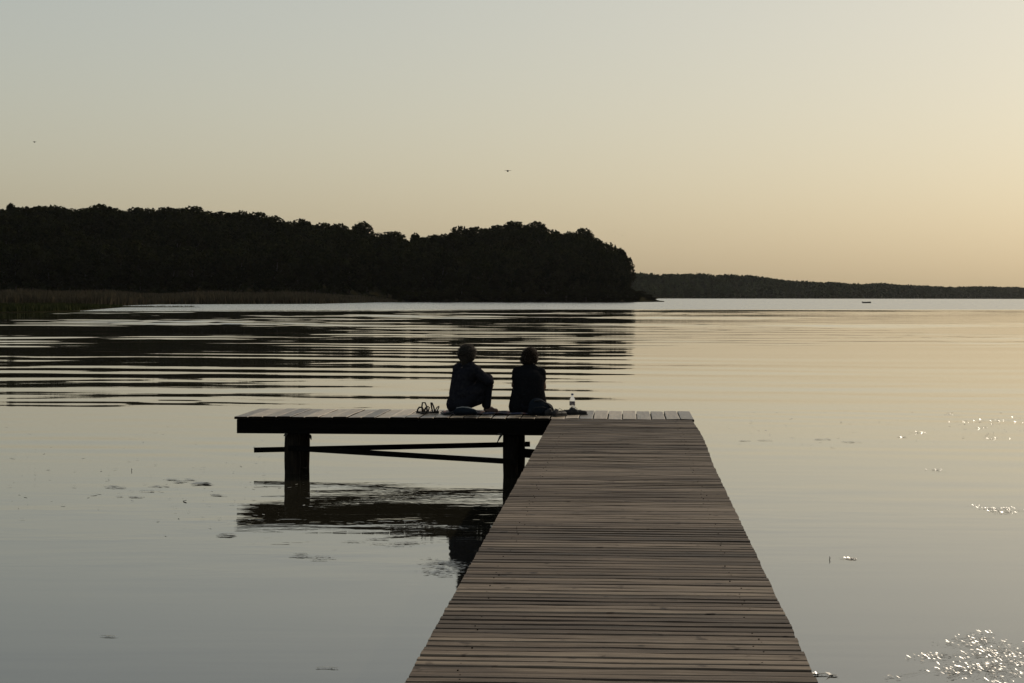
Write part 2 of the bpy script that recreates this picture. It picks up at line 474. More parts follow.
def hill_top(px):
    if px > 634: return max(0.3, 3.2 * (664 - px) / 30)
    base = np.mean([sky_z(px + q, interp(EDGE, px) + RIDGE) for q in (-30, -15, 0, 15)])
    return max(2.0, base - 19.0)
def ground(px, d):
    d0 = interp(SHORE, px); e = interp(EDGE, px)
    if d <= d0: return -0.4
    if px > 634: return min(1, (d - d0) / 6) * hill_top(px)
    if d < e: return 0.15 + 1.5 * min(1.0, (d - d0) / 120.0)
    base = 0.15 + 1.5 * min(1.0, (e - d0) / 120.0)
    t = min(1.0, (d - e) / RIDGE); t = t * t * (3 - 2 * t)
    return base + (hill_top(px) - base) * t

tb = MB()
pxs = list(range(-420, 600, 12)) + list(range(600, 668, 4))
offs = [-3, 0.01, 2, 6, 14, 30, 60, 100, 160, 230, 300, 360, 420, 480, 560, 640, 760]
for px in pxs:
    d0 = interp(SHORE, px)
    for s in offs:
        d = d0 + (s if px <= 632 else s * 0.05)
        tb.v.append((tan_of(px) * d, d, ground(px, d) if s > 0.5 else (-0.5 if s < 0 else 0.02)))
tb.val = [0.0] * len(tb.v)
no = len(offs)
for i in range(len(pxs) - 1):
    for j in range(no - 1):
        tb.f.append((i * no + j, (i + 1) * no + j, (i + 1) * no + j + 1, i * no + j + 1))
tag(tb.build('wooded_hill', M_ground, smooth=True), kind='structure')

# grassy spit in front of the reeds on the far left
SPIT = [(-420, 175, 260), (-200, 205, 300), (0, 252, 330), (40, 260, 350), (78, 284, 372), (104, 330, 384), (122, 368, 390), (150, 374, 386), (200, 381, 383)]
sb = MB()
spx = list(range(-420, 201, 10))
for px in spx:
    a = interp([(q[0], q[1]) for q in SPIT], px); b = interp([(q[0], q[2]) for q in SPIT], px)
    hh = 0.55 if px < 100 else max(0.04, 0.55 * (200 - px) / 100 * 0.5)
    for t, z in ((-0.03, -0.3), (0, 0.02), (0.15, 0.5 * hh), (0.5, hh), (0.85, 0.5 * hh), (1, 0.02), (1.03, -0.3)):
        d = a + (b - a) * t
        sb.v.append((tan_of(px) * d, d, z))
sb.val = [0.0] * len(sb.v)
for i in range(len(spx) - 1):
    for j in range(6):
        sb.f.append((i * 7 + j, (i + 1) * 7 + j, (i + 1) * 7 + j + 1, i * 7 + j + 1))
tag(sb.build('low_spit_ground', M_ground, smooth=True), kind='structure')

def blade(mb, x, y, z, h, w):
    a = rnd.uniform(0, math.pi); c, s = math.cos(a) * w / 2, math.sin(a) * w / 2
    lx, ly = rnd.gauss(0, 0.12 * h), rnd.gauss(0, 0.12 * h)
    mb.add([(x - c, y - s, z - 0.1), (x + c, y + s, z - 0.1), (x + lx + c * 0.5, y + ly + s * 0.5, z + h * 0.7), (x + lx * 1.6, y + ly * 1.6, z + h)], [(0, 1, 2), (0, 2, 3)], rnd.random())
gb = MB()
for k in range(15000):
    px = rnd.uniform(-380, 80) if k < 13500 else rnd.uniform(80, 122)
    a = interp([(q[0], q[1]) for q in SPIT], px); b = interp([(q[0], q[2]) for q in SPIT], px)
    t = rnd.random() ** 1.4
    d = a + (b - a) * t * 0.95
    blade(gb, tan_of(px) * d, d, 0.25, rnd.uniform(0.4, 0.9) * (1 if px < 60 else max(0.35, 1 - (px - 60) / 80)), 0.22)
for k in range(500):                                             # sparse stems running out to the tip
    px = rnd.uniform(118, 195); d = interp([(q[0], q[1]) for q in SPIT], px) + rnd.uniform(0, 5)
    blade(gb, tan_of(px) * d, d, 0.02, rnd.uniform(0.1, 0.4), 0.12)
tag(gb.build('sedge', M_sedge), kind='stuff')

rb = MB()
for k in range(30000):
    px = rnd.uniform(-400, 405)
    d0 = interp(SHORE, px); e = interp(EDGE, px)
    d = d0 + (e - d0) * (rnd.random() ** 2.2) + rnd.uniform(0, 1)
    h = rnd.uniform(1.9, 2.7) * (0.75 + 0.25 * math.sin(px * 0.05) * math.sin(px * 0.017 + 2)) * (1.0 if px < 330 else max(0.25, 1 - (px - 330) / 90))
    blade(rb, tan_of(px) * d, d, max(0.0, ground(px, d)), h, 0.34)
tag(rb.build('reed_bed', M_reed), kind='stuff')

# ---- trees: prototypes 20 m tall
def leaf(mb, c, s, tone):
    n = Vector((rnd.gauss(0, 1), rnd.gauss(0, 1), rnd.gauss(0, 1) + 0.5)).normalized()
    u = n.orthogonal().normalized(); u = Matrix.Rotation(rnd.uniform(0, 6.28), 3, n) @ u; w = n.cross(u)
    mb.add([c + u * s, c + w * s * 0.6 + u * 0.2 * s, c - u * s, c - w * s * 0.6 - u * 0.1 * s], [(0, 1, 2, 3)], tone)
def crown_mesh(seed, shape):
    global rnd
    keep = rnd; rnd = random.Random(seed)
    mb = MB(); lobes = []
    nl = 24
    for i in range(nl):
        t = (i + 0.5) / nl
        z = 3.2 + 12.4 * t
        prof = {'round': math.sqrt(max(0, 1 - (max(0, t - 0.5) / 0.66) ** 2)) * min(1, 0.55 + t), 'tall': math.sqrt(max(0, 1 - (max(0, t - 0.5) / 0.53) ** 2)) * 0.95, 'flat': min(1.0, 0.6 + 0.6 * t) * (1 if t < 0.85 else 0.8)}[shape]
        rad = {'round': 4.6, 'tall': 3.1, 'flat': 4.6}[shape] * prof
        a = i * 2.4 + rnd.uniform(-0.5, 0.5)
        q = rad * rnd.uniform(0.3, 0.9)
        lobes.append((Vector((q * math.cos(a), q * math.sin(a), z)), rnd.uniform(1.6, 3.1) * (1.0 if t < 0.8 else 0.85)))
    for c, r in lobes:
        base = rnd.uniform(0.1, 0.9)
        for _ in range(int(44 * r)):
            d = Vector((rnd.gauss(0, 1), rnd.gauss(0, 1), rnd.gauss(0, 1))).normalized()
            p = c + Vector((d.x * r, d.y * r, d.z * r * 0.8)) * (rnd.random() ** 0.4 * rnd.uniform(0.75, 1.1))
            leaf(mb, p, rnd.uniform(0.3, 0.7), min(1, max(0, base + rnd.uniform(-0.25, 0.25))))
        for _ in range(10):
            d = Vector((rnd.gauss(0, 1), rnd.gauss(0, 1), rnd.gauss(0, 1))).normalized() * r * 0.5
            leaf(mb, c + d, rnd.uniform(0.9, 1.4), base)
    big = {'round': 4.9, 'tall': 3.3, 'flat': 5.1}[shape]                # the domed outline that carries the clumps
    for _ in range(520):
        d = Vector((rnd.gauss(0, 1), rnd.gauss(0, 1), abs(rnd.gauss(0, 1)) * 1.1 - 0.25)).normalized()
        k = rnd.uniform(0.78, 1.04)
        leaf(mb, Vector((d.x * big * k, d.y * big * k, 12.6 + d.z * 5.2 * k)), rnd.uniform(0.35, 0.8), rnd.uniform(0.2, 0.8))
    zt = max(p[2] for p in mb.v)
    mb.v = [(p[0], p[1], p[2] * 20.0 / zt if p[2] > 0 else p[2]) for p in mb.v]
    m = mb.mesh('crown'); m.materials.append(M_leaf)
    tk = MB()
    tk.tube([(0, 0, -1), (0.1, 0, 4), (-0.1, 0.1, 9), (0.1, 0, 14), (0, 0, 17.5)], [0.42, 0.33, 0.25, 0.15, 0.05], 7)
    for c, r in lobes[2::2]:
        z0 = max(3.0, c.z - 3.5)
        tk.tube([(0, 0, z0), Vector((c.x * 0.5, c.y * 0.5, z0 + 1.6)), c], [0.14, 0.1, 0.04], 5)
    t = tk.mesh('trunk', True); t.materials.append(M_bark)
    rnd = keep
    return m, t
PROTOS = [crown_mesh(100 + i, s) for i, s in enumerate(('round', 'round', 'tall', 'flat', 'round', 'tall', 'flat'))]

def tree(loc, height, girth, kind=None, label=None, name='broadleaf_tree', cat='tree', group='trees of the dark wood on the shore'):
    m, t = PROTOS[rnd.randrange(len(PROTOS)) if kind is None else kind]
    o = empty(name, loc, rnd.uniform(0, 6.28), label or 'dark leafy tree packed among others in the wood on the lake shore', cat, group)
    o.scale = (girth, girth, height / 20.0)
    for nm, me in (('trunk', t), ('crown', m)):
        c = bpy.data.objects.new(nm, me); COL.objects.link(c); c.parent = o
    return o

n_tree = 0
# skyline row, crown tops follow the hill's outline
marks = {11: 'thin-topped tree breaking the skyline at the far left end of the wood', 99: 'broad domed tree on the highest stretch of the skyline above the grassy spit',
         242: 'round tree on the skyline with a notch of sky on its left side', 301: 'tree with see-through crown on the skyline just left of a deep notch',
         362: 'rounded tree standing well above its neighbours on the skyline', 415: 'small spiky tree in the lowest dip of the skyline',
         514: 'domed tree at the top of the right-hand rise of the wood', 535: 'airy open-topped tree on the right-hand rise of the wood', 583: 'tree at the shoulder where the wood drops towards its end',
         630: 'outermost tree at the end of the wood, ragged edge against the sky'}
ridge_px = []
x = -70.0
while x < 596:
    ridge_px.append(x); x += rnd.uniform(10, 16)
for mk in marks:
    if mk < 590:
        ridge_px = [q for q in ridge_px if abs(q - mk) > 7] + [mk]
for px in sorted(ridge_px):
    d = interp(EDGE, px) + RIDGE * (1.0 if px in marks else rnd.uniform(0.88, 1.05))
    g = ground(px, d)
    zt = sky_z(px, d) + (0.0 if px in marks else rnd.uniform(-1.5, 0.5))
    tree((tan_of(px) * d, d, g), max(8, zt - g), rnd.uniform(1.05, 1.4) if px not in (11, 415) else 0.8, 2 if px in (11, 415) else rnd.choice((0, 1, 3, 4, 6)), marks.get(px)); n_tree += 1
for frac, drop in ((1.22, 3.0), (0.9, 3.6)):
    x = -66.0 + rnd.uniform(0, 8)
    while x < 585:
        d = interp(EDGE, x) + RIDGE * frac + rnd.uniform(-5, 5)
        g = ground(x, d); cap_ = min(sky_z(x + q, d) for q in (-6, 0, 6)) - rnd.uniform(1.0, drop)
        tree((tan_of(x) * d, d, g), max(8, cap_ - g), rnd.uniform(1.05, 1.3)); n_tree += 1
        x += rnd.uniform(15, 20)
# lower rows down to the water's edge
for frac, step in ((0.72, 17), (0.47, 17), (0.24, 18), (0.03, 18)):
    x = -60.0 + rnd.uniform(0, 8)
    while x < 590 - 14 * (1 - frac):
        d = interp(EDGE, x) + RIDGE * frac + rnd.uniform(-6, 6)
        if frac < 0.1: d = interp(EDGE, x) + rnd.uniform(1, 6)
        g = ground(x, d)
        cap_ = min(sky_z(x + q, d) for q in (-8, 0, 8)) - 1.0
        h = min(rnd.uniform(15, 21), cap_ - g)
        if h > 6: tree((tan_of(x) * d, d, g), h, rnd.uniform(0.9, 1.2)); n_tree += 1
        x += step * rnd.uniform(0.75, 1.2)
# the end of the wood
for px, dd, dy in ((597, 30, 0), (607, 14, 0), (617, 26, 0.5), (625, 14, 0), (630, 5, 4), (603, 45, 7), (612, 5, 6), (621, 40, 8), (592, 6, 8), (600, 3, 10), (586, 2, 10), (578, 3, 16), (570, 2, 20), (560, 3, 22),
    (590, 60, 6), (574, 30, 14), (582, 28, 10), (566, 26, 16), (556, 30, 18), (586, 75, 3), (594, 80, 6), (578, 60, 8), (609, 3, 18), (620, 2, 14)):
    d = interp(EDGE, px) + dd; g = ground(px, d)
    px2 = px - (5 if px > 622 else 0)
    h = sky_z(px, d) - g - dy * d / F
    tree((tan_of(px2) * d, d, g), h, rnd.uniform(0.9, 1.1) if px < 620 else 0.75, None, marks.get(px)); n_tree += 1
# scrub along the foot of the wood and on the little headland
for px, hh, gg, lb in ((634, 5.2, 0.6, 'rounded bush at the foot of the last tree of the wood'), (640, 3.2, 0.5, 'low bush on the headland next to the foot of the wood'), (647, 2.4, 0.45, 'low bush half way along the little headland'), (653, 1.6, 0.4, 'small bush near the tip of the little headland')):
    d = interp(SHORE, px) + 5
    tree((tan_of(px) * d, d, ground(px, d) - 0.6), hh, gg, None, lb, 'bush', 'bush', 'bushes on the headland')
x = 398.0
while x < 630:
    d = interp(SHORE, x) + rnd.uniform(1.0, 3)
    tree((tan_of(x) * d, d, -0.5), rnd.uniform(3.5, 7), rnd.uniform(0.5, 0.7), None, 'leafy dark bush hanging over the water along the foot of the wood', 'bush', 'bush', 'bushes along the foot of the wood')
    x += rnd.uniform(8, 12)

# ------------------------------------------------------------------ far shore
SKY_FAR = [(420, 275), (560, 274), (632, 273), (640, 272.5), (657, 273.8), (680, 273.4), (694, 273), (706, 273), (716, 274.8), (727, 273.8), (745, 274.4), (768, 277), (780, 279.3), (804, 280.7), (820, 282), (830, 281.5), (846, 283), (860, 283.5),
           (880, 282.5), (900, 284.3), (918, 285), (950, 286.5), (979, 286), (1024, 286.9), (1150, 287.5), (1400, 286)]
FAR_D = [(420, 2400), (640, 2400), (820, 3000), (930, 3600), (1024, 4100), (1200, 4200), (1400, 4200)]
fb = MB(); fpx = list(range(420, 1401, 10)); offs = [-4, 0, 8, 60, 140, 260, 500]
def far_ground(px, s):
    d = interp(FAR_D, px)
    zt = HC + (hor(px) - interp(SKY_FAR, px)) * (d + 140) / F
    top = max(1.0, zt - 9)
    return 0.2 + (top - 0.2) * min(1.0, max(0, s) / 140.0)
for px in fpx:
    d = interp(FAR_D, px)
    for s in offs:
        fb.v.append((tan_of(px) * (d + s), d + s, far_ground(px, s) if s > 0 else (0.02 if s == 0 else -0.6)))
fb.val = [0.0] * len(fb.v)
for i in range(len(fpx) - 1):
    for j in range(6):
        fb.f.append((i * 7 + j, (i + 1) * 7 + j, (i + 1) * 7 + j + 1, i * 7 + j + 1))
tag(fb.build('far_shore_ground', M_ground, smooth=True), kind='structure')
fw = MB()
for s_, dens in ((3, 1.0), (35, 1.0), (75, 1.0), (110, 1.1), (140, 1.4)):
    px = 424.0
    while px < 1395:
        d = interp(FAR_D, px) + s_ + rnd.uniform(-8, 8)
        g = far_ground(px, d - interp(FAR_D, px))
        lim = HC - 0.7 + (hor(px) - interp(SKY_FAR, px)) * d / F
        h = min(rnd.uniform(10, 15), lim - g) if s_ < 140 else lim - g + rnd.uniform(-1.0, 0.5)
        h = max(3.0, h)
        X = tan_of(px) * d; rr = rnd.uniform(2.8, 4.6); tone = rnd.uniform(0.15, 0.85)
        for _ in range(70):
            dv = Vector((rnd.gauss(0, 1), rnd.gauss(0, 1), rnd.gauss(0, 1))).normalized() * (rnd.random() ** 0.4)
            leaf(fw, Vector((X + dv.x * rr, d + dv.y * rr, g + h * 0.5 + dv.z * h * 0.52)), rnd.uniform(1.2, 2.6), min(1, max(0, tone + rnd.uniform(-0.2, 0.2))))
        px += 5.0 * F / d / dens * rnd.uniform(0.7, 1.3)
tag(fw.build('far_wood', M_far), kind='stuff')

# ------------------------------------------------------------------ pier
YAW = R(-3.19)
PIER = Vector((0.506, 26.0, 0.0))
WALK_W = 1.77
ZP = 0.74
PL, PR, PD = -4.06, 1.80, 1.84
pier = empty('wooden_pier', PIER, YAW, 'long weathered plank pier ending in a wide platform to its left, standing on round piles', 'pier')
PM = Matrix.Translation(PIER) @ Matrix.Rotation(YAW, 4, 'Z')
def pw(x, y, z): return PM @ Vector((x, y, z))
def to_pier(p): return PM.inverted() @ Vector(p)
def walk_z(y): return ZP - 0.006 + y * 0.0058

def plank(mb, x0, x1, y0, y1, zc, th, axis, tone):
    """one board with slightly worn edges, cupped and a little twisted"""
    j = lambda a: rnd.uniform(-a, a)
    e = 0.006
    dz = [j(0.0028) for _ in range(4)]
    ns = 6
    vs_ = []; fs_ = []
    for i in range(ns + 1):
        t = i / ns
        za = dz[0] + (dz[1] - dz[0]) * t + 0.003 * math.sin(math.pi * t) * j(1)
        zb = dz[2] + (dz[3] - dz[2]) * t + 0.003 * math.sin(math.pi * t) * j(1)
        wob0, wob1 = j(0.0015), j(0.0015)
        prof = [(0 + wob0, zc - th), (0 + wob0, zc - e + za), (e + wob0, zc + za), (1 - e + wob1, zc + zb), (1 + wob1, zc - e + zb), (1 + wob1, zc - th)]
        for a, z in prof:
            if axis == 'x':
                yv = y0 + (y1 - y0) * (0 if a < 0.3 else 1) + (a if a < 0.3 else a - 1)
                xv = x0 + (x1 - x0) * t
                vs_.append((xv, yv, z + walk_z(yv) - ZP + 0.006 if True else z))
            else:
                xv = x0 + (x1 - x0) * (0 if a < 0.3 else 1) + (a if a < 0.3 else a - 1)
                yv = y0 + (y1 - y0) * t
                vs_.append((xv, yv, z))
    for i in range(ns):
        for k in range(6):
            k2 = (k + 1) % 6
            fs_.append((i * 6 + k, (i + 1) * 6 + k, (i + 1) * 6 + k2, i * 6 + k2))
    fs_.append((0, 1, 2, 3, 4, 5)); fs_.append(tuple(ns * 6 + k for k in (5, 4, 3, 2, 1, 0)))
    mb.add(vs_, fs_, tone)

wk = MB()
y = -0.012
tone = 0.5
while y > -33:
    w = 0.103 + rnd.uniform(-0.005, 0.005)
    gap = rnd.choice([0.017, 0.02, 0.022, 0.025, 0.03])
    tone = min(1, max(0, 0.5 * tone + 0.5 * rnd.random()))
    bul = 0.03 * max(0, math.sin(math.pi * min(1, max(0, (-y) / 6.0)))) if y > -6 else 0
    x0, x1 = rnd.uniform(-0.003, 0.003), WALK_W + bul + rnd.uniform(-0.004, 0.004)
    dzp = rnd.uniform(-0.0012, 0.0012)
    plank(wk, x0, x1, y - w, y, ZP - 0.006 + dzp, 0.038, 'x', tone)
    for nx in (0.2, 1.57):                                        # nail heads, most of them rusted into the wood
        if rnd.random() < 0.6:
            nx += rnd.uniform(-0.03, 0.03); yy_ = y - w * rnd.uniform(0.25, 0.75)
            wk.tube([(nx, yy_, walk_z(yy_) - 0.004), (nx, yy_, walk_z(yy_) + 0.0022)], 0.0042, 6, True, -9.0)
    y -= w + gap
wo = wk.build('walkway_deck', M_walk, pier)
wo.data.materials.append(M_shade_nail)
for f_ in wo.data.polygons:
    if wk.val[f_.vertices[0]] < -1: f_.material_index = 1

pk = MB()
x = PL
while x < PR - 0.05:
    w = min(0.172 + rnd.uniform(-0.006, 0.006), PR - x)
    plank(pk, x, x + w, 0.0 + rnd.uniform(-0.006, 0.006), PD + rnd.uniform(-0.03, 0.03), ZP + rnd.uniform(-0.004, 0.004), 0.034, 'y', rnd.random())
    x += w + rnd.uniform(0.009, 0.015)
po = pk.build('platform_deck', M_plat, pier)
po.data.materials.append(M_shade_nail)                                # shade painted near-black on board ends and sides
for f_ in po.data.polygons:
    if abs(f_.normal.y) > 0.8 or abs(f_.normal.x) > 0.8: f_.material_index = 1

b = MB()                                                      # front and back edge beams of the platform
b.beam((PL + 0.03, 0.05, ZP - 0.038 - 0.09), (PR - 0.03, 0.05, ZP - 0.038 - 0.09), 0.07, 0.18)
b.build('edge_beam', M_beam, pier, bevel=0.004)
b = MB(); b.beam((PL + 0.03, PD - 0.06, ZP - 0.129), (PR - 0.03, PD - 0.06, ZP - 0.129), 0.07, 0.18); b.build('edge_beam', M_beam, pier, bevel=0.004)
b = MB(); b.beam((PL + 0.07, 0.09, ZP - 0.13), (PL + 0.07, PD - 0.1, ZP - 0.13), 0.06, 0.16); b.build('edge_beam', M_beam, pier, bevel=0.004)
for sx in (0.037, 0.9, 1.733):                                   # stringers under the walkway
    b = MB(); b.beam((sx, -33, walk_z(-33) - 0.045 - 0.07), (sx, 0.0, walk_z(0) - 0.045 - 0.07), 0.07, 0.13); b.build('stringer', M_beam, pier)

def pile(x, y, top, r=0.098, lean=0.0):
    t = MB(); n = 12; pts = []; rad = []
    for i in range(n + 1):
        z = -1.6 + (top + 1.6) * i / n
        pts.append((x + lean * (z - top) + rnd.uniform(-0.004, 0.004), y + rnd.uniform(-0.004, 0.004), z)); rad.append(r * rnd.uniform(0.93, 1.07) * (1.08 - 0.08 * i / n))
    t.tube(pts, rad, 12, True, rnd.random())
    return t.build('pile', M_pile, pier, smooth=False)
zb = ZP - 0.222
fpl = to_pier(at_d(291.5, 460, 26.3)).x
fpr = to_pier(at_d(510.5, 460, 26.2)).x
rpl = to_pier(at_d(302.5, 460, 27.2)).x
rpr = to_pier(at_d(518.5, 460, 27.2)).x
pile(fpl, 0.17, zb, 0.100); pile(fpr, 0.17, zb, 0.098)
pile(rpl, 1.1, zb - 0.05, 0.088, 0.01); pile(rpr, 1.1, zb - 0.07, 0.088)
pile(rpr + 1.35, 0.2, zb, 0.1); pile(rpr + 1.4, 1.2, zb, 0.1)
for yy_ in (-4.5, -9.0, -13.5, -18.0, -22.5, -27, -31.5):
    for xx in (0.28, 1.5): pile(xx, yy_, walk_z(yy_) - 0.19, 0.09)
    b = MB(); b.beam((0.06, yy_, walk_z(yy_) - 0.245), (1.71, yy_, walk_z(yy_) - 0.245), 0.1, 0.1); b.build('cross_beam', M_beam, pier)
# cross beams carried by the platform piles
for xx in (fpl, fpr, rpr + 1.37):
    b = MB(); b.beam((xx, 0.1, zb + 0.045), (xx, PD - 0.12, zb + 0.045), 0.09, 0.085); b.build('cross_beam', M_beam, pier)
# horizontal braces nailed across the piles
def brace(p0, p1, yl, w, h):
    a = to_pier(at_d(p0[0], p0[1], PIER.y + yl)); c = to_pier(at_d(p1[0], p1[1], PIER.y + yl))
    a.y = c.y = yl
    b = MB(); b.beam(a, c, w, h, rnd.random()); b.build('brace', M_beam, pier, bevel=0.003)
brace((286, 449.0), (516, 462.0), 0.04, 0.03, 0.068)
brace((251, 451.3), (530, 444.2), 1.21, 0.03, 0.068)
brace((504, 451.5), (560, 456.0), 0.28, 0.04, 0.115)
def rope_tail(px, py, y, dirs):
    p = to_pier(at_d(px, py, PIER.y + y)); p.y = y
    b = MB()
    for dx, dz in dirs:
        b.tube([p, p + Vector((dx * 0.5, -0.02, dz * 0.35)), p + Vector((dx, -0.03, dz))], [0.014, 0.016, 0.005], 6)
    b.build('rope_end', M_rope, pier)
rope_tail(285.5, 433.5, 0.04, [(-0.05, -0.045), (-0.03, -0.06)])
rope_tail(503, 433.5, 0.04, [(-0.05, -0.07), (-0.075, -0.12), (-0.09, -0.02)])
rope_tail(308, 436, 1.0, [(0.02, -0.06), (-0.03, -0.05)])

# ------------------------------------------------------------------ people
def hand(mb, wrist, tip_dir, palm_n, side, curl=0.9, s=1.0):
    """palm, four unequal bent fingers and a thumb, as tapered capsules"""
    w = Vector(wrist); d = Vector(tip_dir).normalized(); n = Vector(palm_n); n = (n - d * n.dot(d)).normalized(); a = d.cross(n) * side
    for k in range(4):
        off = a * (0.030 - 0.02 * k) * s
        mb.cap(w + off * 0.5, 0.016 * s, w + d * 0.085 * s + off, 0.0115 * s, 8)
    for k, ln in enumerate((0.072, 0.080, 0.074, 0.058)):
        p = w + d * 0.085 * s + a * (0.030 - 0.02 * k) * s
        dd = d.copy(); ang = 0
        for j, q in enumerate((0.45, 0.32, 0.23)):
            ang += curl * (0.5, 0.7, 0.5)[j]
            dd = d * math.cos(ang) + n * math.sin(ang)
            p2 = p + dd * ln * q * s
            mb.cap(p, (0.0095 - 0.001 * j) * s, p2, (0.0085 - 0.001 * j) * s, 8); p = p2
    t0 = w + d * 0.03 * s + a * 0.03 * s
    t1 = t0 + (d * 0.6 + a * 0.75 + n * 0.3).normalized() * 0.04 * s
    t2 = t1 + (d * 0.8 + a * 0.25 + n * 0.5).normalized() * 0.03 * s
    mb.cap(t0, 0.013 * s, t1, 0.0105 * s, 8); mb.cap(t1, 0.0105 * s, t2, 0.008 * s, 8)

def head(mb, c, fdir, s=1.0):
    c = Vector(c); f = Vector(fdir).normalized(); r = f.cross(Vector((0, 0, 1))).normalized(); u = r.cross(f)
    B = Matrix((r, f, u)).transposed()
    P = lambda x, y, z: c + B @ Vector((x, y, z)) * s
    mb.ell(P(0, -0.008, 0.02), (0.075 * s, 0.095 * s, 0.095 * s), B)
    mb.ell(P(0, 0.03, -0.04), (0.058 * s, 0.062 * s, 0.075 * s), B)
    mb.ell(P(0, 0.07, -0.09), (0.026 * s, 0.022 * s, 0.02 * s), B)
    mb.cap(P(0, 0.092, 0.015), 0.009 * s, P(0, 0.112, -0.025), 0.013 * s, 8)          # nose
    mb.cap(P(-0.022, 0.088, -0.058), 0.008 * s, P(0.022, 0.088, -0.058), 0.008 * s, 8)  # lips
    mb.cap(P(-0.05, 0.078, 0.032), 0.01 * s, P(0.05, 0.078, 0.032), 0.01 * s, 8)      # brow
    for e in (-1, 1):
        mb.ell(P(e * 0.078, 0.0, -0.008), (0.012 * s, 0.02 * s, 0.032 * s), B)
    return P, B

def eyes(P, parent):
    for e in (-1, 1):
        q = MB(); q.ell(P(e * 0.031, 0.082, 0.004), 0.0125, nu=10, nv=8); q.build('eye', M_eye, parent, smooth=True)

def build_person(origin, J, label, mats, kind):
    o = empty('person', origin, 0, label, 'person')
    V = {k: Vector(v) for k, v in J.items() if isinstance(v, tuple)}
    sk = MB()
    # skin: whole continuous figure
    sk.cap(V['pelvis'], 0.125, V['waist'], 0.115); sk.cap(V['waist'], 0.115, V['chest'], 0.12); sk.cap(V['chest'], 0.12, V['neck'], 0.07)
    for s_ in 'LR':
        sk.cap(V['chest'], 0.09, V['sh' + s_], 0.055)
        sk.cap(V['sh' + s_], 0.052, V['el' + s_], 0.038); sk.cap(V['el' + s_], 0.038, V['wr' + s_], 0.025)
        sk.cap(V['pelvis'], 0.1, V['hip' + s_], 0.09)
        sk.cap(V['hip' + s_], 0.085, V['kn' + s_], 0.054); sk.cap(V['kn' + s_], 0.052, V['an' + s_], 0.034)
        heel = V['an' + s_] + Vector((0, 0, -0.035))
        mid = V['an' + s_].lerp(V['to' + s_], 0.55)
        sk.cap(heel, 0.032, V['to' + s_], 0.022); sk.cap(V['an' + s_], 0.034, mid, 0.028)
    sk.cap(V['neck'], 0.055, V['head'] + Vector((0, 0, -0.05)), 0.05)
    P, B = head(sk, V['head'], V['face'])
    hand(sk, V['wrL'], V['hdL'], V['pnL'], 1); hand(sk, V['wrR'], V['hdR'], V['pnR'], -1)
    body = sk.blend('body', mats['skin'], o, 0.005, 5)
    eyes(P, o)
    # top
    t = MB()
    for a, ra, c_, rb_ in J['top'](V): t.cap(a, ra, c_, rb_)
    t.blend('shirt', mats['top'], o, 0.008, 4)
    tr = MB()
    for a, ra, c_, rb_ in J['bottom'](V): tr.cap(a, ra, c_, rb_)
    tr.blend('trousers', mats['bottom'], o, 0.008, 4)
    h = MB()
    for c_, r_ in J['hair']: h.ell(P(*c_), r_, B, 18, 12, jit=0.03)
    ho = h.blend('hair', mats['hair'], o, 0.006, 2)
    # loose strands so the outline is not clean
    st = MB(); zmin = J.get('strand_z', -0.04)
    vv = [v.co.copy() for v in ho.data.vertices if (B.transposed() @ (v.co - V['head'])).z > zmin]
    hc_ = P(0, -0.02, 0.02)
    for _ in range(900):
        p = rnd.choice(vv); dn = (p - hc_).normalized()
        q = p + dn * rnd.uniform(0.008, 0.022) + Vector((rnd.gauss(0, 0.008), rnd.gauss(0, 0.008), rnd.gauss(0, 0.008) - 0.004))
        st.tube([p - dn * 0.01, p + dn * 0.003, q], [0.0016, 0.0013, 0.0005], 3, False)
    so = st.build('strands', M_strand, ho)
    return o

DECK = ZP + 0.004
# seated person on the left: torso half turned, knees drawn up to the right, arms round the knees
oL = at_d(462, 411.5, 27.0); oL.z = DECK
JL = dict(pelvis=(-0.02, 0, 0.13), waist=(0.0, 0.0, 0.28), chest=(0.045, 0.01, 0.46), neck=(0.075, 0.02, 0.625), head=(0.076, 0.03, 0.776), face=(0.55, 0.83, -0.06),
    shL=(-0.045, 0.14, 0.575), shR=(0.17, -0.10, 0.565), elL=(0.16, 0.31, 0.42), elR=(0.345, -0.13, 0.43), wrL=(0.36, 0.22, 0.44), wrR=(0.385, 0.06, 0.41),
    hdL=(0.3, -0.9, -0.3), pnL=(-0.6, -0.1, -0.4), hdR=(0.12, 0.9, -0.3), pnR=(-0.8, 0.1, -0.3),
    hipL=(-0.04, 0.10, 0.12), hipR=(0.0, -0.09, 0.115), knL=(0.335, 0.20, 0.44), knR=(0.335, 0.0, 0.435), anL=(0.31, 0.24, 0.075), anR=(0.325, 0.06, 0.075), toL=(0.45, 0.28, 0.03), toR=(0.455, 0.09, 0.03))
